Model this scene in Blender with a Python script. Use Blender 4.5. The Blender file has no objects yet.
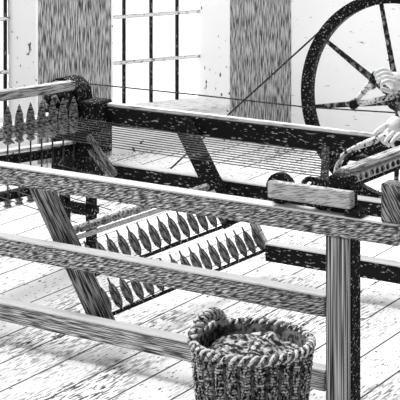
import bpy, bmesh, math, random
from mathutils import Vector, Matrix, noise as mnoise
random.seed(7)
S = bpy.context.scene
COL = S.collection
R_ = math.radians

# ------------------------------------------------------------------ camera
FWD = Vector((-.533, .846, 0)).normalized()
RGT = Vector((.846, .533, 0)).normalized()
CAM = Vector((2.474, -4.741, 2.05))
cd = bpy.data.cameras.new('camera')
cam = bpy.data.objects.new('camera', cd)
COL.objects.link(cam)
cam.location = CAM
cam.rotation_euler = FWD.to_track_quat('-Z', 'Y').to_euler()
cd.sensor_width = 36
cd.lens = 1534 / 400 * 36
cd.shift_y = -370 / 400
cd.clip_end = 100
S.camera = cam

def at(u, v, d):
    """world point seen at (u, v) at a distance d along the view"""
    return CAM + d * (FWD + RGT * (u - 200) / 1534 + Vector((0, 0, -(v + 170) / 1534)))

# ------------------------------------------------------------------ materials
def ink(name, dark, light, scale, lo=.42, hi=.58, rot=(0, 0, 0), edge=0.0, detail=2.0, rough=.85,
        second=None, spec=.15):
    """engraver's hatching: stretched noise thresholded between an ink and a paper tone"""
    m = bpy.data.materials.new(name)
    m.use_nodes = True
    nt = m.node_tree
    N, L = nt.nodes, nt.links
    b = N['Principled BSDF']
    b.inputs['Roughness'].default_value = rough
    b.inputs['Specular IOR Level'].default_value = spec
    tc = N.new('ShaderNodeTexCoord')
    def layer(scale, rot, lo, hi, detail):
        r = N.new('ShaderNodeMapping'); r.inputs['Rotation'].default_value = rot
        L.new(tc.outputs['Object'], r.inputs['Vector'])
        mp = N.new('ShaderNodeMapping'); mp.inputs['Scale'].default_value = scale
        L.new(r.outputs[0], mp.inputs['Vector'])
        n = N.new('ShaderNodeTexNoise'); n.inputs['Scale'].default_value = 1.0
        n.inputs['Detail'].default_value = detail
        L.new(mp.outputs[0], n.inputs['Vector'])
        mr = N.new('ShaderNodeMapRange'); mr.inputs['From Min'].default_value = lo
        mr.inputs['From Max'].default_value = hi
        L.new(n.outputs['Fac'], mr.inputs['Value'])
        return mr.outputs[0]
    f = layer(scale, rot, lo, hi, detail)
    if second:
        g = layer(second[0], second[1], second[2], second[3], 1.0)
        mm = N.new('ShaderNodeMath'); mm.operation = 'MULTIPLY'
        L.new(f, mm.inputs[0]); L.new(g, mm.inputs[1]); f = mm.outputs[0]
    if edge:
        bv = N.new('ShaderNodeBevel'); bv.samples = 4; bv.inputs['Radius'].default_value = edge
        ge = N.new('ShaderNodeNewGeometry')
        dt = N.new('ShaderNodeVectorMath'); dt.operation = 'DOT_PRODUCT'
        L.new(bv.outputs[0], dt.inputs[0]); L.new(ge.outputs['Normal'], dt.inputs[1])
        mr = N.new('ShaderNodeMapRange'); mr.inputs['From Min'].default_value = .90
        mr.inputs['From Max'].default_value = .995; L.new(dt.outputs['Value'], mr.inputs['Value'])
        mm = N.new('ShaderNodeMath'); mm.operation = 'MULTIPLY'
        L.new(f, mm.inputs[0]); L.new(mr.outputs[0], mm.inputs[1]); f = mm.outputs[0]
    mx = N.new('ShaderNodeMix'); mx.data_type = 'RGBA'
    mx.inputs['A'].default_value = (dark, dark, dark, 1)
    mx.inputs['B'].default_value = (light, light, light, 1)
    L.new(f, mx.inputs['Factor'])
    L.new(mx.outputs['Result'], b.inputs['Base Color'])
    return m

M = {}
# wood with its grain along each axis
M['rail'] = ink('rail_wood', .06, .92, (30, 60, 340), .47, .62, rot=(0, R_(16), 0), edge=.006, detail=1)
M['cap'] = ink('painted_lit_top', .55, .85, (12, 90, 90), .28, .38)  # pale tone that paints light onto the rail tops
M['low_rail'] = ink('lower_rail_wood', .05, .92, (9, 50, 310), .44, .61, edge=.005)
M['post'] = ink('post_wood', .04, .85, (240, 240, 2.5), .43, .60, edge=.005, detail=1)
M['cross'] = ink('cross_wood', .12, .80, (150, 12, 150), .36, .56, edge=.003)
M['pale'] = ink('pale_wood', .25, .85, (14, 120, 160), .30, .50, edge=.003)
M['runner'] = ink('runner_wood', .22, .70, (30, 60, 300), .34, .56, rot=(0, R_(12), 0), edge=.005, detail=1)
M['black'] = ink('painted_shade_black', .010, .7, (120, 120, 120), .62, .68, detail=3)
M['beam'] = ink('far_beam_wood', .010, .6, (45, 110, 140), .62, .70, detail=2)
M['stile'] = ink('stile_wood', .02, .50, (280, 280, 12), .45, .60, rot=(0, R_(32), 0), edge=.006)
M['iron'] = ink('black_iron', .010, .5, (110, 110, 110), .60, .68, detail=2, rough=.6)
M['spoke'] = ink('spoke_wood', .03, .45, (60, 60, 60), .5, .62, edge=.006)
M['crank'] = ink('crank_wood', .05, .85, (75, 75, 75), .40, .5, edge=.004)
M['yarn'] = ink('grey_yarn', .04, .16, (12, 12, 12), .40, .60)
M['cop'] = ink('wound_cop', .03, .45, (60, 60, 200), .42, .60)
M['bobbin'] = ink('roving_bobbin', .02, .32, (220, 220, 22), .42, .60)
M['stem'] = ink('spindle_steel', .02, .12, (50, 50, 50), .4, .6, rough=.5)
M['guide'] = ink('guide_wood', .10, .55, (120, 60, 120), .40, .58, edge=.005)
M['cord'] = ink('dark_cord', .02, .10, (80, 80, 80), .4, .6)
M['wicker'] = ink('wicker', .015, .62, (130, 130, 60), .44, .58)
M['braid'] = ink('wicker_braid', .03, .72, (75, 75, 75), .38, .50)
M['wool'] = ink('raw_wool', .03, .72, (52, 52, 80), .46, .64, detail=4)
M['skin'] = ink('skin', .45, .92, (60, 60, 60), .30, .40)
M['dress'] = ink('dress_cloth', .03, .25, (90, 90, 12), .42, .58)
M['apron'] = ink('apron_cloth', .3, .85, (60, 60, 10), .36, .5)
M['cuff'] = ink('cuff_cloth', .02, .15, (60, 60, 60), .42, .58)
M['hair'] = ink('hair', .02, .16, (120, 120, 20), .42, .58)
M['bonnet'] = ink('bonnet_cloth', .5, .9, (50, 50, 50), .34, .44)
M['panel_wall'] = ink('streaked_wall', .06, .56, (130, 130, 11), .40, .60, detail=3)
M['plaster'] = ink('white_plaster', .25, .95, (14, 14, 60), .27, .33, detail=3)
M['reveal'] = ink('white_reveal', .10, .95, (26, 26, 16), .30, .33, rot=(0, R_(40), R_(20)), detail=2)
M['mullion'] = ink('dark_lead', .012, .25, (60, 60, 40), .60, .72)
M['muntin'] = ink('pale_lead', .2, .8, (30, 60, 60), .34, .44, edge=.006)
M['pane'] = ink('daylit_glass', .80, .95, (3, 3, 3), .35, .5, rough=.3)
pb = M['pane'].node_tree.nodes['Principled BSDF']
pb.inputs['Emission Color'].default_value = (1, 1, 1, 1)
pb.inputs['Emission Strength'].default_value = .75

def floor_mat():
    m = bpy.data.materials.new('floor_boards'); m.use_nodes = True
    nt = m.node_tree; N, L = nt.nodes, nt.links
    b = N['Principled BSDF']; b.inputs['Roughness'].default_value = .9
    b.inputs['Specular IOR Level'].default_value = .1
    tc = N.new('ShaderNodeTexCoord')
    def nz(scale, lo, hi, detail=2.0):
        mp = N.new('ShaderNodeMapping'); mp.inputs['Scale'].default_value = scale
        L.new(tc.outputs['Object'], mp.inputs['Vector'])
        n = N.new('ShaderNodeTexNoise'); n.inputs['Scale'].default_value = 1; n.inputs['Detail'].default_value = detail
        L.new(mp.outputs[0], n.inputs['Vector'])
        mr = N.new('ShaderNodeMapRange'); mr.inputs['From Min'].default_value = lo; mr.inputs['From Max'].default_value = hi
        L.new(n.outputs['Fac'], mr.inputs['Value']); return mr.outputs[0]
    def math_(op, a, c):
        k = N.new('ShaderNodeMath'); k.operation = op
        for i, x in enumerate((a, c)):
            if isinstance(x, (int, float)): k.inputs[i].default_value = x
            elif x is not None: L.new(x, k.inputs[i])
        return k.outputs[0]
    sx = N.new('ShaderNodeSeparateXYZ'); L.new(tc.outputs['Object'], sx.inputs[0])
    fr = math_('FRACT', math_('DIVIDE', sx.outputs[0], .19), None)
    seam = math_('GREATER_THAN', fr, .045)
    gap = nz((5, 2.2, 1), .34, .40)                       # the seam is broken here and there
    seam = math_('MAXIMUM', seam, math_('SUBTRACT', 1.0, gap))
    strokes = nz((95, 24, 1), .325, .38)                  # short grain strokes along the boards
    dens = nz((2.3, 1.3, 1), .36, .56)                    # some boards are more worn than others
    hat = nz((105, 14, 1), .42, .50)
    hat = math_('MAXIMUM', hat, dens)
    f = math_('MULTIPLY', math_('MULTIPLY', seam, strokes), hat)
    mx = N.new('ShaderNodeMix'); mx.data_type = 'RGBA'
    mx.inputs['A'].default_value = (.05, .05, .05, 1); mx.inputs['B'].default_value = (.93, .93, .93, 1)
    L.new(f, mx.inputs['Factor']); L.new(mx.outputs['Result'], b.inputs['Base Color'])
    return m
M['floor'] = floor_mat()

# ------------------------------------------------------------------ mesh helpers
def V(*a): return Vector(a)

class MB:
    def __init__(s): s.bm = bmesh.new()
    def box(s, x0, x1, y0, y1, z0, z1, bev=.003):
        t = bmesh.new()
        vs = [t.verts.new((x, y, z)) for x in (x0, x1) for y in (y0, y1) for z in (z0, z1)]
        for f in ((0, 1, 3, 2), (4, 6, 7, 5), (0, 4, 5, 1), (2, 3, 7, 6), (0, 2, 6, 4), (1, 5, 7, 3)):
            t.faces.new([vs[i] for i in f])
        return s._take(t, bev)
    def bar(s, p0, p1, w, h, up=(0, 0, 1), bev=.003, w1=None, h1=None):
        """box from p0 to p1; w across (perpendicular to up), h along up"""
        p0, p1 = Vector(p0), Vector(p1)
        d = (p1 - p0).normalized(); up = Vector(up)
        a = d.cross(up).normalized(); c = a.cross(d).normalized()
        w1 = w if w1 is None else w1; h1 = h if h1 is None else h1
        t = bmesh.new(); vs = []
        for p, ww, hh in ((p0, w, h), (p1, w1, h1)):
            for i, j in ((-1, -1), (1, -1), (1, 1), (-1, 1)):
                vs.append(t.verts.new(p + a * i * ww / 2 + c * j * hh / 2))
        for f in ((3, 2, 1, 0), (4, 5, 6, 7), (0, 1, 5, 4), (1, 2, 6, 5), (2, 3, 7, 6), (3, 0, 4, 7)):
            t.faces.new([vs[i] for i in f])
        return s._take(t, bev)
    def _take(s, t, bev):
        bmesh.ops.recalc_face_normals(t, faces=t.faces)
        if bev: bmesh.ops.bevel(t, geom=list(t.edges), offset=bev, segments=1, affect='EDGES')
        me = bpy.data.meshes.new('t'); t.to_mesh(me); t.free(); s.bm.from_mesh(me); bpy.data.meshes.remove(me)
        return s
    def tube(s, pts, rad, seg=10, closed=False, cap=True, flat=None):
        pts = [Vector(p) for p in pts]; n = len(pts)
        if isinstance(rad, (int, float)): rad = [rad] * n
        rings = []; prev = None
        for i, p in enumerate(pts):
            if closed: d = pts[(i + 1) % n] - pts[i - 1]
            else: d = pts[min(i + 1, n - 1)] - pts[max(i - 1, 0)]
            d.normalize()
            if prev is None:
                a = d.orthogonal().normalized()
            else:
                a = (prev - d * prev.dot(d)); a = a.normalized() if a.length > 1e-6 else d.orthogonal().normalized()
            prev = a; b = d.cross(a)
            rings.append([s.bm.verts.new(p + (a * math.cos(6.28318 * k / seg) + b * math.sin(6.28318 * k / seg)) * rad[i]) for k in range(seg)])
        m = n if closed else n - 1
        for i in range(m):
            r0, r1 = rings[i], rings[(i + 1) % n]
            for k in range(seg):
                f = s.bm.faces.new((r0[k], r0[(k + 1) % seg], r1[(k + 1) % seg], r1[k])); f.smooth = True
        if cap and not closed:
            s.bm.faces.new(rings[0][::-1]); s.bm.faces.new(rings[-1])
        return s
    def turned(s, p0, p1, prof, seg=14):
        """lathe: prof is (fraction along, radius)"""
        p0, p1 = Vector(p0), Vector(p1)
        return s.tube([p0.lerp(p1, t) for t, r in prof], [max(r, 1e-4) for t, r in prof], seg)
    def ring(s, c, n, r0, r1, th, seg=64):
        """flat hoop with square section: axis n, radii r0<r1, thickness th"""
        c, n = Vector(c), Vector(n).normalized(); a = n.orthogonal().normalized(); b = n.cross(a); rows = []
        for k in range(seg):
            e = a * math.cos(6.28318 * k / seg) + b * math.sin(6.28318 * k / seg)
            rows.append([s.bm.verts.new(c + e * r + n * h) for r, h in ((r0, -th / 2), (r1, -th / 2), (r1, th / 2), (r0, th / 2))])
        for k in range(seg):
            x, y = rows[k], rows[(k + 1) % seg]
            for j in range(4):
                s.bm.faces.new((x[j], x[(j + 1) % 4], y[(j + 1) % 4], y[j]))
        return s
    def prism(s, pts, d, bev=0):
        t = bmesh.new(); d = Vector(d)
        a = [t.verts.new(p) for p in pts]; b = [t.verts.new(Vector(p) + d) for p in pts]; n = len(pts)
        t.faces.new(a[::-1]); t.faces.new(b)
        for i in range(n): t.faces.new((a[i], a[(i + 1) % n], b[(i + 1) % n], b[i]))
        return s._take(t, bev)
    def ball(s, c, r, sc=(1, 1, 1), sub=2):
        q = bmesh.ops.create_icosphere(s.bm, subdivisions=sub, radius=r)
        for v in q['verts']: v.co = Vector((v.co.x * sc[0], v.co.y * sc[1], v.co.z * sc[2])) + Vector(c)
        for v in q['verts']:
            for f in v.link_faces: f.smooth = True
        return s
    def build(s, name, mat, parent=None):
        bmesh.ops.recalc_face_normals(s.bm, faces=s.bm.faces)
        me = bpy.data.meshes.new(name)
        if parent is not None:                      # geometry is written in world coordinates
            o = parent; off = Vector()
            while o: off += o.location; o = o.parent
        else:
            xs = [v.co for v in s.bm.verts]
            off = Vector(((min(p.x for p in xs) + max(p.x for p in xs)) / 2, (min(p.y for p in xs) + max(p.y for p in xs)) / 2, min(p.z for p in xs)))
        for v in s.bm.verts: v.co -= off
        s.bm.to_mesh(me); s.bm.free()
        o = bpy.data.objects.new(name, me); COL.objects.link(o)
        me.materials.append(M[mat] if isinstance(mat, str) else mat)
        if parent is not None: o.parent = parent
        else: o.location = off
        return o

def tag(o, label=None, cat=None, group=None, kind=None):
    if label: o['label'] = label
    if cat: o['category'] = cat
    if group: o['group'] = group
    if kind: o['kind'] = kind
    return o
def thing(name, loc, label, cat, group=None):
    o = bpy.data.objects.new(name, None); COL.objects.link(o); o.location = loc
    o.empty_display_size = .05
    return tag(o, label, cat, group)
def copy_tree(o, parent=None):
    c = o.copy(); COL.objects.link(c)
    if parent: c.parent = parent
    for ch in [x for x in S.objects if x.parent == o]: copy_tree(ch, c)
    return c
ORD = ['first', 'second', 'third', 'fourth', 'fifth', 'sixth', 'seventh', 'eighth', 'ninth', 'tenth', 'eleventh',
       'twelfth', 'thirteenth', 'fourteenth', 'fifteenth', 'sixteenth', 'seventeenth', 'eighteenth', 'nineteenth', 'twentieth']

# ------------------------------------------------------------------ the room
fl = MB().box(-6.5, 5, -6, 7.5, -.06, 0, 0).build('floor', 'floor'); tag(fl, 'pale board floor', None, None, 'structure')

W = Vector((.457, .889, 0)).normalized(); NB = Vector((-W.y, W.x, 0)); P0 = Vector((-3.342, 3.414, 0))
wang = math.atan2(W.y, W.x)
def wallobj(mb, name, mat, parent=None):
    bmesh.ops.recalc_face_normals(mb.bm, faces=mb.bm.faces)
    me = bpy.data.meshes.new(name); mb.bm.to_mesh(me); mb.bm.free()
    o = bpy.data.objects.new(name, me); COL.objects.link(o); me.materials.append(M[mat])
    if parent: o.parent = parent
    else: o.location = P0; o.rotation_euler = (0, 0, wang)
    return o
D = .30; HT = 2.9
wb = MB()
wb.box(-3.2, -1.62, -D, .10, 0, HT, 0)                     # left of the left window
wb.box(-.67, -.157, -D, .10, 0, HT, 0)                     # pier between the windows
wb.box(.712, 1.21, -D, .10, 0, HT, 0)                      # pier right of the right window
wb.box(-1.62, -.67, -D, .10, 0, .235, 0); wb.box(-.157, .712, -D, .10, 0, .235, 0)   # below the sills
wb.box(-1.62, -.67, -D, .10, 2.4, HT, 0); wb.box(-.157, .712, -D, .10, 2.4, HT, 0)   # above the windows
o = wallobj(wb, 'wall_back', 'panel_wall'); tag(o, 'grey streaked wall with two windows', None, None, 'structure')
tr = MB()                                                  # white reveals: lining boards of the window openings
for (x0, x1) in ((-1.62, -.67), (-.157, .712)):
    tr.prism([(x1 + .004, -D - .004, .235), (x1 + .004, .06, .235), (x1 - .058, .0, .235), (x1 - .012, -D - .004, .235)], (0, 0, 2.165))
    tr.box(x0 - .004, x0 + .010, -D - .004, .06, .235, 2.4, 0)
    tr.box(x0, x1, -D - .004, .06, 2.385, 2.404, 0)
    tr.box(x0, x1, -D - .006, -D + .01, .0, .235, 0)
o = wallobj(tr, 'trim_1', 'reveal'); tag(o, 'white window reveals', None, None, 'structure')
for wi, (x0, x1, xs, zs) in enumerate((((-1.61), -.728, (-1.55, -1.345, -1.14, -.94, -.752), (.535, .868, 1.19, 1.51, 1.83, 2.15)),
                                       (-.147, .70, (-.11, .088, .29, .488, .684), (.53, .83, 1.13, 1.43, 1.73, 2.03, 2.33)))):
    wr = bpy.data.objects.new('window_%d' % (wi + 1), None); COL.objects.link(wr)
    wr.location = P0; wr.rotation_euler = (0, 0, wang)
    tag(wr, ('left' if wi == 0 else 'right') + ' tall leaded window in the back wall', None, None, 'structure')
    wallobj(MB().box(x0, x1, .012, .022, .25, 2.385, 0), 'pane', 'pane', wr)
    for x in xs: wallobj(MB().box(x - .0085, x + .0085, -.012, .012, .25, 2.385, .002), 'mullion', 'mullion', wr)
    for z in zs: wallobj(MB().box(x0 + .01, x1, -.022, .010, z - .011, z + .011, .002), 'muntin', 'muntin', wr)
    wallobj(MB().box(x0 - .0, x1 + (.04 if wi == 0 else 0), -D - .03, .02, .225, .25, .003), 'window_sill', 'pale', wr)
# plaster wall to the right, turning towards the room
cw = P0 + W * 1.205 + NB * -D
wd = (RGT * 1.0 - FWD * .30).normalized()
wn = Vector((-wd.y, wd.x, 0))
w2 = MB().prism([cw, cw + wd * 4.2, cw + wd * 4.2 + wn * .2, cw + wn * .2], (0, 0, HT))
o = w2.build('wall_right', 'plaster'); tag(o, 'white plaster wall', None, None, 'structure')

# ------------------------------------------------------------------ the machine: fixed frame
J = thing('spinning_jenny', (-.9, .6, 0), 'long wooden spinning jenny frame of rails, posts and slanted bobbin rack', 'spinning machine')
XL, XR = -2.25, .275
YF = 1.25
def rail(y, z0, z1, x0, x1, mat, w=.058, cap=False):  # cap adds the pale strip that paints the rail's lit top
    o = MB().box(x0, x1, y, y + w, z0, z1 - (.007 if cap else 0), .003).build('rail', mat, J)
    if cap: tag(MB().box(x0, x1, y, y + w, z1 - .0068, z1, .001).build('lit_top_strip', 'cap', o), 'pale strip painting the lit top of the rail')  # strip added in a paler colour so the rail top looks lit
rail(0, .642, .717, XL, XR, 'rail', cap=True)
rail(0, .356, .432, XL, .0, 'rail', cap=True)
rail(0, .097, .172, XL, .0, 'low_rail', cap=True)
pf = MB().box(.0, .086, .004, .028, 0, .641, .003).build('post', 'post', J)
tag(MB().box(.0, .089, .0285, .10, 0, .641, .003).build('painted_shade_side', 'black', pf), 'black piece painting the shaded right side of the post')  # black piece paints in the shade on the post's right side
MB().box(XL + .05, XL + .139, .06, .15, 0, .72, .003).build('post', 'post', J)
rail(YF, .635, .722, -1.99, .40, 'beam')
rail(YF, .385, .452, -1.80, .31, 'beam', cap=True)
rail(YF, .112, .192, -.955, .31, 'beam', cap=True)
MB().box(.31, .40, YF - .02, YF + .08, 0, .634, .003).build('post', 'post', J)
# pale upper moulding along the far top rail
MB().box(-1.97, .40, YF + .004, YF + .040, .7225, .738, .002).build('moulding', 'pale', J)
MB().box(.215, .292, -.004, .066, .7175, .850, .004).build('stop_block', 'stile', J)
# cross rails joining the two frames
MB().box(XL + .06, XL + .13, .15, YF, .60, .66, .003).build('cross_rail', 'cross', J)
# drive post: black arched headstock at the far left corner
hp = MB()
hp.box(-2.09, -1.88, YF - .10, YF + .06, .36, .70, .004)
for x in (-2.08, -1.92): hp.box(x, x + .035, YF - .05, YF + .0, 0, .37, .003)
hp.box(-2.09, -1.88, YF - .06, YF + .01, .20, .24, .003)
hp.prism([(-2.135, YF - .09, .68), (-1.935, YF - .09, .68)] + [(-2.035 + .10 * math.cos(a), YF - .09, .755 + .10 * math.sin(a)) for a in [k * math.pi / 8 for k in range(9)]], (0, .12, 0))
hp.box(-1.93, -1.83, YF - .09, YF + .05, .50, .752, .006)
hd = hp.build('headstock', 'black', J)
br = MB()
br.bar((-1.86, YF - .11, .60), (-1.70, YF - .11, .43), .025, .026)
br.bar((-1.85, YF - .11, .53), (-1.68, YF - .14, .40), .02, .022)
br.build('knee_brace', 'stile', J)
pu = MB(); px, pz = -2.035, .765
pu.ring((px, YF - .12, pz), (0, 1, 0), .058, .080, .03, 32); pu.turned((px, YF - .15, pz), (px, YF - .08, pz), [(0, .016), (1, .016)])
for k in range(5): pu.bar((px, YF - .12, pz), (px + .06 * math.cos(k * 1.2566 + .5), YF - .12, pz + .06 * math.sin(k * 1.2566 + .5)), .010, .014, up=(0, 1, 0), bev=0)
pu.build('pulley', 'spoke', J)
# spindle rail (transverse), shelf and lower bars
SX = -1.98
def slope(y): return .812 + (1.14 - y) * .055
MB().bar((SX, .0, slope(0) + .012), (SX, 1.17, slope(1.17) + .012), .05, .045, bev=.003).build('spindle_rail', 'cross', J)
MB().bar((SX + .012, .0, .655), (SX + .012, 1.17, .553), .055, .012, bev=.002).build('spindle_shelf', 'pale', J)
MB().bar((SX + .012, .0, .615), (SX + .012, 1.17, .513), .05, .036, bev=.003).build('spindle_bar', 'black', J)
MB().bar((SX + .012, .0, .435), (SX + .012, 1.17, .366), .05, .034, bev=.003).build('spindle_bar', 'black', J)

# slanted rack (creel)
def cre(y, z, off=0.0):
    """point in the rack plane, off = out of the plane towards its face"""
    return Vector((-.94 - .62 * z + .85 * off, y, z + .527 * off))
NC = Vector((.85, 0, .527)); DC = Vector((-.527, 0, .85))
for y, z1 in ((.105, .655), (1.215, .70)):
    MB().bar(cre(y, .10 if y < 1 else .262), cre(y, z1), .05 if y < 1 else .045, .085, up=DC.cross(Vector((0, 1, 0))), bev=.003).build('rack_stile', 'stile' if y < 1 else 'beam', J)
def rbar(z, mat, w=.02, h=.02, off=0):
    return MB().bar(cre(.125, z, off), cre(1.20 if z > .4 else 1.375, z - .022, off), w, h, up=NC, bev=.002).build('rack_bar', mat, J)
MB().bar(cre(1.385, .105), cre(1.385, .275), .03, .022, up=NC, bev=.002).build('rack_end', 'cross', J)
RB = [rbar(.425, 'pale', .018, .02), rbar(.288, 'black', .014, .018), rbar(.148, 'black', .014, .018)]
for k in range(14):
    y = .165 + k * .074
    c = cre(y, .452 - .02 * (y - .1), .004)
    MB().turned(c + Vector((0, -.033, 0)), c + Vector((0, .033, 0)), [(0, .006), (.12, .017), (.88, .017), (1, .006)], 10).build('yarn_guide', 'guide', RB[0])

# roving bobbins on the rack
def make_bobbin():
    t = thing('bobbin', (0, 0, 0), 'x', 'bobbin')
    MB().turned((0, 0, -.058), (0, 0, .050), [(0, .005), (.06, .010), (.2, .0165), (.45, .0195), (.7, .017), (.88, .011), (1, .004)]).build('wound_yarn', 'bobbin', t)
    MB().turned((0, 0, -.072), (0, 0, .070), [(0, .0042), (1, .0042)], 6).build('pin', 'stem', t)
    return t
proto = make_bobbin(); first = True
q = DC.to_track_quat('Z', 'Y').to_euler()
for row, (zc, n, y0, nm) in enumerate(((.348, 14, .20, 'upper'), (.206, 17, .165, 'lower'))):
    for k in range(n):
        y = y0 + k * .0735
        o = proto if first else copy_tree(proto); first = False
        o.location = cre(y, zc - .02 * (y - .1), .004); o.rotation_euler = q
        tag(o, 'grey wound bobbin, %s from the left in the %s row of the slanted rack' % (ORD[k], nm), 'bobbin', 'bobbins on the slanted rack, %s row' % nm)

# upright spindles along the spindle rail
def make_spindle():
    t = thing('spindle', (0, 0, 0), 'x', 'spindle')
    MB().turned((0, 0, .0), (0, 0, .46), [(0, .004), (.1, .0045), (.9, .0035), (1, .002)], 6).build('shaft', 'stem', t)
    MB().turned((0, 0, .285), (0, 0, .455), [(0, .008), (.05, .022), (.12, .015), (.2, .019), (.35, .0225), (.55, .0215), (.78, .016), (.92, .008), (1, .004)], 12).build('cop', 'cop', t)
    MB().turned((0, 0, .0), (0, 0, .035), [(0, .010), (.2, .020), (.5, .012), (.8, .020), (1, .010)], 12).build('whorl', 'guide', t)
    return t
sp = make_spindle()
ys = [.635 + .082 * k for k in range(7)]
for k, y in enumerate(ys):
    o = sp if k == 0 else copy_tree(sp)
    o.location = (SX + .045, y, slope(y) - .49)
    tag(o, 'upright spindle with a tapered yarn cop, %s from the left along the spindle rail' % ORD[k], 'spindle', 'spindles under the spindle rail')

# stretched yarns from the spindles to the clamp
ny = 11
for k in range(ny):
    f = k / (ny - 1)
    a = Vector((SX + .07, .50 + f * .62, .735 - f * .055)); b = Vector((-.105 - f * .20, .195 + f * .385, .795))
    m_ = a.lerp(b, .5); m_.z -= .006
    o = MB().tube([a, a.lerp(b, .25) - V(0, 0, .004), m_, a.lerp(b, .75) - V(0, 0, .004), b], .0023, 6).build('yarn', 'yarn')
    tag(o, 'grey yarn stretched between the spindles and the carriage, %s counted from the front' % ORD[k], 'yarn', 'yarns stretched to the carriage')
# rovings rising from the rack
for k in range(6):
    y = .2 + k * .12
    a = cre(y, .47, .01); b = Vector((-1.55 - .03 * k, y - .1, .56))
    c = Vector((SX + .04, y + .25, .50))
    o = MB().tube([a, b, c], .002, 6).build('roving_strand', 'yarn')
    tag(o, 'thin grey roving running from the rack back to the spindles, %s from the front' % ORD[k], 'roving', 'rovings behind the rack')

# ------------------------------------------------------------------ carriage
K = thing('carriage', (-.05, .05, .717), 'sliding wooden carriage with ribbed cross bar on the front top rail', 'carriage')
MB().box(-.227, .101, -.006, .030, .745, .803, .003).build('runner', 'runner', K)
for x in (-.200, -.03):
    w = MB(); w.ring((x, .046, .7725), (0, 1, 0), .036, .055, .024, 32); w.ring((x, .046, .7725), (0, 1, 0), .004, .0365, .012, 24)
    w.build('wheel', 'iron', K); 
MB().box(.075, .135, -.004, .06, .722, .742, .002).build('runner_foot', 'black', K)
# cross bars with scalloped face
cb = MB().bar((.03, .085, .821), (.03, 1.24, .80), .05, .034, bev=.003).build('cross_bar', 'pale', K)
for k in range(22):
    y = .125 + k * .044
    z = .822 - .0183 * (y - .035)
    MB().turned((.052, y, z), (.062, y, z), [(0, .0115), (.6, .0115), (1, .007)], 12).build('knob', 'spoke', cb)
MB().bar((.03, .095, .852), (.03, 1.24, .833), .046, .018, bev=.003).build('top_bar', 'cross', K)
MB().bar((.03, .035, .799), (.03, 1.24, .776), .056, .010, bev=.002).build('bottom_bar', 'black', K)
MB().box(-.0, .075, .032, .084, .805, .845, .004).box(.0, .09, .032, .075, .72, .80, .003).build('bar_block', 'black', K)
cl = MB(); cl.bar((-.075, .14, .79), (-.325, .63, .79), .03, .032, bev=.003)
cl.bar((-.10, .19, .787), (.03, .19, .80), .03, .02); cl.bar((-.29, .565, .787), (.03, .565, .795), .03, .02)
cl.build('yarn_clamp', 'black', K)
# curved hand lever
lv = [at(329, 180, 5.57), at(336, 176, 5.56), at(338, 166, 5.55), at(343, 155, 5.54), at(353, 148.5, 5.53), at(364, 144, 5.52), at(378, 139, 5.5), at(390, 134, 5.48)]
def smooth(p, n=4):
    out = []
    for i in range(len(p) - 1):
        p0 = p[max(i - 1, 0)]; p1 = p[i]; p2 = p[i + 1]; p3 = p[min(i + 2, len(p) - 1)]
        for k in range(n):
            t = k / n
            out.append(.5 * ((2 * p1) + (p2 - p0) * t + (2 * p0 - 5 * p1 + 4 * p2 - p3) * t * t + (3 * p1 - p0 - 3 * p2 + p3) * t ** 3))
    return out + [p[-1]]
sl = smooth(lv)
MB().tube(sl, [.0105 + .003 * math.sin(i * .35) for i in range(len(sl))], 10).build('lever', 'crank', K)
MB().tube([p + V(-.004, .045, -.022) for p in sl[6:]], .010, 8).build('lever_strut', 'black', K)
MB().tube(smooth([at(324, 178, 5.6), at(316, 180, 5.58), at(308, 179, 5.56), at(303, 184, 5.55)]), .010, 8).build('lever_link', 'iron', K)

# ------------------------------------------------------------------ drive wheel
HUB = Vector((-.376, 1.42, .862)); RW = .478
DW = thing('hand_wheel', (HUB.x, HUB.y, 0), 'large dark spoked hand wheel behind the far beam', 'wheel')
MB().ring(HUB, (0, 1, 0), RW - .050, RW, .040, 96).build('rim', 'iron', DW)
for a in (189, 146.5, 101.5, 62, 24, -16, -56, -92):
    e = Vector((math.cos(R_(a)), 0, math.sin(R_(a))))
    MB().bar(HUB + e * .03, HUB + e * (RW - .04), .016, .034 if a in (146.5, 189) else .026, up=(-e.z, 0, e.x), bev=.003, h1=.016).build('spoke', 'spoke', DW)
MB().turned(HUB + V(0, -.06, 0), HUB + V(0, .20, 0), [(0, .03), (.15, .03), (.2, .05), (.5, .05), (.55, .025), (1, .025)], 20).build('hub', 'spoke', DW)
# crank
YC = 1.30
def cp(u, v, y=YC):
    d = FWD + RGT * (u - 200) / 1534 + Vector((0, 0, -(v + 170) / 1534))
    return CAM + d * ((y - CAM.y) / d.y)
ck = MB().tube([cp(352, 104.5), cp(358, 98), cp(366, 89), cp(371, 83)], [.011, .011, .014, .012], 10)
ck.ball(cp(371, 86), .021, (1.2, .8, .85))
ck.build('crank_link', 'crank', DW)
MB().tube([cp(353, 105), cp(372, 101.5), cp(393, 96.5)], .012, 10).build('crank_arm', 'crank', DW)
bs = MB().turned(cp(353.5, 104.5, YC - .03), cp(353.5, 104.5, 1.40), [(0, .017), (.2, .022), (.4, .018), (1, .018)], 16)
bs.build('crank_boss', 'iron', DW)
MB().turned(cp(376, 76, YC - .06), cp(376, 76, YC + .06), [(0, .018), (.1, .022), (.9, .022), (1, .018)], 14).build('crank_grip', 'iron', DW)
MB().bar(cp(372, 82), cp(378, 72), .03, .03).build('crank_head', 'iron', DW)
# bearing stand
st = MB(); st.box(HUB.x - .035, HUB.x + .045, 1.60, 1.66, 0, .92, .004); st.box(HUB.x - .04, HUB.x + .16, 1.59, 1.70, 0, .05, .004)
o = st.build('bearing_stand', 'post'); tag(o, 'upright wooden bearing stand behind the hub of the big wheel', 'stand')

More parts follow.
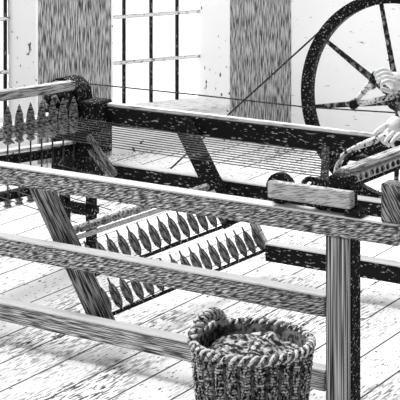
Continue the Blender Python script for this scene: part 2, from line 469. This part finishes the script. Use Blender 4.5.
# drive cords
o = MB().tube([cp(318, 33, 1.40), cp(228, 115, 1.40), cp(166, 173, 1.40)], .0042, 6).build('belt_cord', 'cord')
tag(o, 'dark cord slanting down from the wheel rim past the right window', 'cord')
o = MB().tube([(-2.035, YF - .12, .846), Vector((-1.3, 1.22, .832)), cp(305, 107, 1.30), cp(400, 113, 1.30)], .0034, 6).build('belt_cord', 'cord')
tag(o, 'level cord running from the black headstock pulley across to the wheel', 'cord')

# ------------------------------------------------------------------ wicker basket with wool
BC = Vector((-.098, -.335, 0)); BH = .352; BR = .197
B = thing('wicker_basket', BC, 'round wicker basket of wool standing in front of the jenny', 'basket')
bb = MB(); nt_, nz_ = 144, 40
def brad(t): return .150 + (BR - .006 - .150) * (t ** .8)
grid = []
for j in range(nz_ + 1):
    t = j / nz_; row = []
    for i in range(nt_):
        a = 6.28318 * i / nt_
        r = brad(t) - .004
        row.append(bb.bm.verts.new(BC + Vector((r * math.cos(a), r * math.sin(a), t * BH))))
    grid.append(row)
inner = [[bb.bm.verts.new(BC + Vector(((brad(j / 6) - .014) * math.cos(6.28318 * i / nt_), (brad(j / 6) - .014) * math.sin(6.28318 * i / nt_), .02 + j / 6 * (BH - .02)))) for i in range(nt_)] for j in range(7)]
for G in (grid, inner):
    for j in range(len(G) - 1):
        for i in range(nt_):
            bb.bm.faces.new((G[j][i], G[j][(i + 1) % nt_], G[j + 1][(i + 1) % nt_], G[j + 1][i])).smooth = True
for i in range(nt_): bb.bm.faces.new((grid[-1][i], grid[-1][(i + 1) % nt_], inner[-1][(i + 1) % nt_], inner[-1][i]))
bb.bm.faces.new(grid[0][::-1]); bb.bm.faces.new(inner[0])
body = bb.build('woven_body', 'cuff', B)
wv = MB()
for j in range(34):
    t = (j + .5) / 34
    wv.tube([BC + Vector(((brad(t) + .006 + .0085 * math.sin(26 * a + (.5 if j % 2 else 0))) * math.cos(a), (brad(t) + .006 + .0085 * math.sin(26 * a + (.5 if j % 2 else 0))) * math.sin(a), .004 + t * (BH - .006))) for a in [6.28318 * i / 208 for i in range(208)]], .0046, 6, closed=True)
wv.build('weavers', 'wicker', body)
for i in range(26):
    a = 6.28318 * (i + .75) / 26
    pts = [BC + Vector(((brad(t) + .006) * math.cos(a), (brad(t) + .006) * math.sin(a), .005 + t * (BH - .005))) for t in (0, .25, .5, .75, 1)]
    MB().tube(pts, .0050, 6).build('stake', 'cuff', body)
def braid(center_pts, normals, r, tw, closed, strands=3, rad=.011, name='braided_rim', parent=B, mat='braid'):
    mb = MB(); n = len(center_pts)
    for s_ in range(strands):
        pts = []
        for i, (p, (a, b)) in enumerate(zip(center_pts, normals)):
            ph = tw * 6.28318 * i / n + s_ * 6.28318 / strands
            pts.append(p + a * (r * math.cos(ph)) + b * (r * math.sin(ph)))
        mb.tube(pts, rad, 7, closed=closed)
    return mb.build(name, mat, parent)
N_ = 210
cps, nrm = [], []
for i in range(N_):
    a = 6.28318 * i / N_; e = Vector((math.cos(a), math.sin(a), 0))
    cps.append(BC + e * BR + V(0, 0, BH)); nrm.append((e, V(0, 0, 1)))
braid(cps, nrm, .0100, 21, True, 2, .0078)
MB().tube([p + V(0, 0, -.001) for p in cps[::3]], .0148, 8, closed=True).build('rim_core', 'cuff', B)
# loop handle on the left side of the rim
ha, hb = -2.62, 2.62 - .95
ha = math.atan2(-RGT.y * 1 - .12, -RGT.x * 1); 
pA = BC + (-RGT * .99 - FWD * .10).normalized() * BR + V(0, 0, BH)
pB = BC + (-RGT * .50 + FWD * .86).normalized() * BR + V(0, 0, BH)
hp_, hn = [], []
chord = (pB - pA)
for i in range(91):
    t = i / 90; a = math.pi * t
    p = (pA + pB) / 2 - chord * .5 * math.cos(a) + V(0, 0, .060 * math.sin(a))
    hp_.append(p); c = chord.normalized()
    hn.append(((c * -math.cos(a) + V(0, 0, math.sin(a))).normalized(), c.cross(V(0, 0, 1)).normalized()))
braid(hp_, hn, .0135, 6, False, 2, .0095, 'loop_handle')
MB().tube(hp_[::3], .0185, 8).build('handle_core', 'cuff', B)
# wool
wl = MB(); nr, na = 16, 64
cen = wl.bm.verts.new(BC + V(0, 0, BH - .005)); rows = []
for j in range(1, nr + 1):
    row = []
    for i in range(na):
        a = 6.28318 * i / na; r = (BR - .022) * j / nr
        p = Vector((r * math.cos(a), r * math.sin(a), 0))
        nn = mnoise.noise(p * 14) * .030 + mnoise.noise(p * 34) * .014
        z = BH - .004 - .045 * (j / nr) ** 2.5 + nn
        row.append(wl.bm.verts.new(BC + p + V(0, 0, z)))
    rows.append(row)
for i in range(na): wl.bm.faces.new((cen, rows[0][i], rows[0][(i + 1) % na])).smooth = True
for j in range(nr - 1):
    for i in range(na): wl.bm.faces.new((rows[j][i], rows[j + 1][i], rows[j + 1][(i + 1) % na], rows[j][(i + 1) % na])).smooth = True
bot = wl.bm.verts.new(BC + V(0, 0, BH - .14))
for i in range(na): wl.bm.faces.new((rows[-1][i], bot, rows[-1][(i + 1) % na]))
o = wl.build('raw_wool', 'wool'); tag(o, 'fluffy heap of raw wool filling the wicker basket', 'wool', None, 'stuff')

# ------------------------------------------------------------------ the spinner, standing beyond the right end
def skin(verts, edges, radii, root=0, sub=2):
    me = bpy.data.meshes.new('sk'); me.from_pydata([tuple(v) for v in verts], edges, [])
    o = bpy.data.objects.new('sk', me); COL.objects.link(o)
    md = o.modifiers.new('s', 'SKIN'); md.use_smooth_shade = True
    sv = me.skin_vertices[0].data
    for i, r in enumerate(radii):
        sv[i].radius = (r, r) if isinstance(r, (int, float)) else r
        sv[i].use_root = (i == root)
    ss = o.modifiers.new('u', 'SUBSURF'); ss.levels = sub; ss.render_levels = sub
    bpy.context.view_layer.update()
    ev = o.evaluated_get(bpy.context.evaluated_depsgraph_get())
    out = bpy.data.meshes.new_from_object(ev)
    bpy.data.objects.remove(o); bpy.data.meshes.remove(me)
    return out
def cc(l, d, z): return CAM + RGT * l + FWD * d + V(0, 0, z - CAM.z)     # right of the lens, along the view, height
P = thing('person', cc(1.36, 5.95, 0), 'person in long dark dress and apron, hands on the wheel crank and the carriage lever', 'person')
hipc = cc(1.36, 5.98, .92); chest = cc(1.24, 6.02, 1.24); neckb = cc(1.17, 6.03, 1.41); headc = cc(1.09, 6.04, 1.56)
shR = cc(1.19, 6.20, 1.35); shL = cc(1.17, 5.84, 1.34)
# crank hand and lever hand
wU = at(404, 88, 6.20); elU = cc(1.00, 6.30, 1.12)
wL = at(399, 117, 5.52); elL = cc(.97, 5.66, 1.20)
verts = [hipc, cc(1.31, 6.0, 1.06), chest, neckb, cc(1.15, 6.035, 1.47),
         shR, elU, wU, shL, elL, wL,
         cc(1.37, 6.08, .86), cc(1.37, 6.08, .46), cc(1.39, 6.08, .07), cc(1.24, 6.06, .03),
         cc(1.37, 5.88, .86), cc(1.37, 5.88, .46), cc(1.39, 5.88, .07), cc(1.24, 5.86, .03)]
edges = [(0, 1), (1, 2), (2, 3), (3, 4), (2, 5), (5, 6), (6, 7), (2, 8), (8, 9), (9, 10), (0, 11), (11, 12), (12, 13), (13, 14), (0, 15), (15, 16), (16, 17), (17, 18)]
radii = [(.14, .12), (.12, .10), (.13, .11), .06, .05, .062, .045, .028, .062, .045, .028, .085, .055, .038, .03, .085, .055, .038, .03]
pm = MB()
def add(me): pm.bm.from_mesh(me); bpy.data.meshes.remove(me)
add(skin(verts, edges, radii))
# head with a face turned towards the wheel
hq = bmesh.new(); bmesh.ops.create_uvsphere(hq, u_segments=32, v_segments=24, radius=1)
face = (-RGT * .93 - FWD * .05 + V(0, 0, -.35)).normalized(); side = face.cross(V(0, 0, 1)).normalized(); upv = side.cross(face).normalized()
for v in hq.verts:
    x, y, z = v.co.copy()
    fx = x * .095; fy = y * .074; fz = z * .115
    if z < 0: fy *= 1 + .22 * z; fx *= 1 + .06 * z
    if x > .5:
        g = lambda a, b, c, d: math.exp(-((y - a) / c) ** 2 - ((z - b) / d) ** 2)
        fx += .020 * g(0, -.12, .12, .18) + .006 * g(0, -.48, .25, .07) - .007 * g(.34, .05, .16, .10) - .007 * g(-.34, .05, .16, .10) + .005 * g(0, -.85, .3, .15)
    v.co = headc + face * fx + side * fy + upv * fz
me = bpy.data.meshes.new('h'); hq.to_mesh(me); hq.free(); add(me)
for sgn in (-1, 1):
    pm.ball(headc + side * sgn * .072 + upv * -.005 - face * .005, .022, (.7, .7, 1.25), 2)
def finger(pts, r): add(skin(pts, [(i, i + 1) for i in range(len(pts) - 1)], [r * (1 - .1 * i) for i in range(len(pts))], 0, 2))
# --- upper hand, wrapped over the crank head (camera-facing knuckles)
d = 6.22
palm = [wU, at(396, 80, d), at(388, 76, d)]
add(skin(palm, [(0, 1), (1, 2)], [.028, .036, .032], 0, 2))
for (ku, kv, dz, L) in ((386, 69.5, .012, 1.0), (388, 73, -.018, 1.05), (389, 77, -.045, 1.0), (391, 81, -.066, .85)):
    k0 = at(ku + 6, kv + 3, d + dz); k1 = at(ku - 2, kv - .5, d + dz)
    k2 = at(ku - 2 - 8 * L, kv - .5 + 2.5 * L, d + dz - .02); k3 = at(ku - 2 - 9.5 * L, kv + 6.5 * L, d + dz - .005); 
    finger([k0, k1, k2, k3], .0098)
finger([at(398, 90, d - .03), at(391, 91.5, d - .05), at(385, 90, d - .045), at(380, 87.5, d - .04)], .0125)
# --- lower hand, closed on the lever
d = 5.50
palm = [wL, at(395, 126, d), at(390, 131, d)]
add(skin(palm, [(0, 1), (1, 2)], [.026, .034, .032], 0, 2))
for (ku, kv, dz, L) in ((383, 129.5, .03, 1.0), (386, 132.5, .005, 1.05), (390, 135.5, -.02, 1.0), (395, 138, -.042, .85)):
    k0 = at(ku + 6, kv - 5, d + dz); k1 = at(ku, kv, d + dz - .012)
    k2 = at(ku - 5 * L, kv + 6.5 * L, d + dz - .018); k3 = at(ku - .5, kv + 11 * L, d + dz - .004)
    finger([k0, k1, k2, k3], .0095)
finger([at(391, 124, d + .015), at(383, 127, d + .02), at(377, 131, d + .01), at(374, 135.5, d)], .0115)
body = pm.build('body', 'skin', P)
# clothing
dr = MB()
ds = [(.955, .155, .125, 1.33), (1.02, .14, .115, 1.32), (.90, .19, .17, 1.36), (.6, .27, .25, 1.37), (.3, .32, .30, 1.38), (.02, .36, .34, 1.39)]
def loft(mb, secs, seg=36, pl=0, cap=False):
    rows = []
    for (l, dd, z, a, b) in secs:
        rows.append([mb.bm.verts.new(cc(l + a * (1 + pl * math.sin(k * 6.28318 / seg * 9)) * math.cos(k * 6.28318 / seg), dd + b * (1 + pl * math.sin(k * 6.28318 / seg * 9)) * math.sin(k * 6.28318 / seg), z)) for k in range(seg)])
    for r0, r1 in zip(rows, rows[1:]):
        for k in range(seg): mb.bm.faces.new((r0[k], r0[(k + 1) % seg], r1[(k + 1) % seg], r1[k])).smooth = True
    if cap: mb.bm.faces.new(rows[0][::-1]); mb.bm.faces.new(rows[-1])
    return mb
sk = loft(MB(), [(1.39, 5.98, .03, .30, .33), (1.385, 5.98, .3, .27, .29), (1.375, 5.98, .6, .23, .245), (1.365, 5.98, .85, .185, .20), (1.335, 5.99, 1.0, .15, .165)], 54, .035)
sk.build('skirt', 'dress', P)
bo = loft(MB(), [(1.335, 5.99, 1.0, .145, .16), (1.31, 6.0, 1.08, .14, .155), (1.25, 6.015, 1.22, .145, .175), (1.20, 6.02, 1.34, .12, .20), (1.175, 6.03, 1.415, .075, .10)], 36)
bo.build('bodice', 'dress', P)
sv = MB()
sv.tube([shR + V(0, 0, .02), shR.lerp(elU, .5), elU, elU.lerp(wU, .35)], [.082, .074, .062, .05], 14)
sv.tube([shL + V(0, 0, .02), shL.lerp(elL, .5), elL, elL.lerp(wL, .35)], [.082, .074, .062, .05], 14)
sv.build('sleeves', 'dress', P)
ap = loft(MB(), [(1.385, 5.98, .16, .305, .32), (1.375, 5.98, .5, .262, .275), (1.36, 5.98, .85, .20, .215), (1.335, 5.99, .99, .165, .178)], 54, .03)
bmesh.ops.delete(ap.bm, geom=[f for f in ap.bm.faces if (f.calc_center_median() - cc(1.36, 5.98, 0)).dot(RGT) > -.10], context='FACES')
ap.build('apron', 'apron', P)
cu = MB(); dl = (elL - wL).normalized()
cu.tube([wL + dl * .012, wL + dl * .05], [.036, .038], 16)
cu.build('cuff', 'cuff', P)
hr = MB().ball(headc - face * .018 + upv * .012, .112, (1, 1, 1.06), 3)
bmesh.ops.delete(hr.bm, geom=[v for v in hr.bm.verts if (v.co - headc).dot(face) > .045 and (v.co - headc).dot(upv) < .085], context='VERTS')
hr.build('hair', 'hair', P)
bn = MB().ball(headc - face * .035 + upv * .03, .118, (1, 1, 1.02), 3)
bmesh.ops.delete(bn.bm, geom=[v for v in bn.bm.verts if (v.co - headc).dot(face) > .02 or (v.co - headc).dot(upv) < -.06], context='VERTS')
bn.build('bonnet', 'bonnet', P)
for sgn in (-1, 1):
    MB().ball(headc + face * .083 + side * sgn * .026 + upv * .006, .0095).build('eye', 'hair', P)
MB().ball(headc + face * .088 - upv * .054, .012, (.6, 1.6, .45)).build('mouth', 'yarn', P)
for dd in (6.08, 5.88):
    MB().ball(cc(1.29, dd, .045), .05, (1.9, 1.1, .9)).build('shoe', 'iron', P)

# ------------------------------------------------------------------ light
sd = bpy.data.lights.new('daylight', 'SUN'); sd.energy = 4.2; sd.angle = R_(40)
so = bpy.data.objects.new('daylight', sd); COL.objects.link(so)
so.rotation_euler = (-Vector((-.40, -.07, .90))).to_track_quat('-Z', 'Y').to_euler(); so.location = (-3, -3, 5)
ld = bpy.data.lights.new('wall_fill', 'AREA'); ld.shape = 'RECTANGLE'; ld.size = 4.0; ld.size_y = .5; ld.energy = 72  # unseen fill lamp, added to brighten the back wall
lo = bpy.data.objects.new('wall_fill', ld); COL.objects.link(lo)
lo.location = cc(.2, 7.8, 2.85); lo.rotation_euler = (cc(.45, 10.4, .5) - cc(.2, 7.8, 2.85)).to_track_quat('-Z', 'Y').to_euler()
w = bpy.data.worlds.new('sky'); S.world = w; w.use_nodes = True
w.node_tree.nodes['Background'].inputs['Color'].default_value = (1, 1, 1, 1)
wt = w.node_tree; WN, WL = wt.nodes, wt.links          # an overcast sky, brighter on the window side (left) than on the right
wtc = WN.new('ShaderNodeTexCoord'); wdp = WN.new('ShaderNodeVectorMath'); wdp.operation = 'DOT_PRODUCT'
wdp.inputs[1].default_value = (-.85, -.1, .5); WL.new(wtc.outputs['Generated'], wdp.inputs[0])
wmr = WN.new('ShaderNodeMapRange'); wmr.inputs['From Min'].default_value = -.5; wmr.inputs['From Max'].default_value = .9
wmr.inputs['To Min'].default_value = .012; wmr.inputs['To Max'].default_value = .30
WL.new(wdp.outputs['Value'], wmr.inputs['Value']); WL.new(wmr.outputs[0], WN['Background'].inputs['Strength'])
S.view_settings.view_transform = 'Standard'; S.view_settings.look = 'None'
S.view_settings.exposure = 0; S.view_settings.gamma = 1
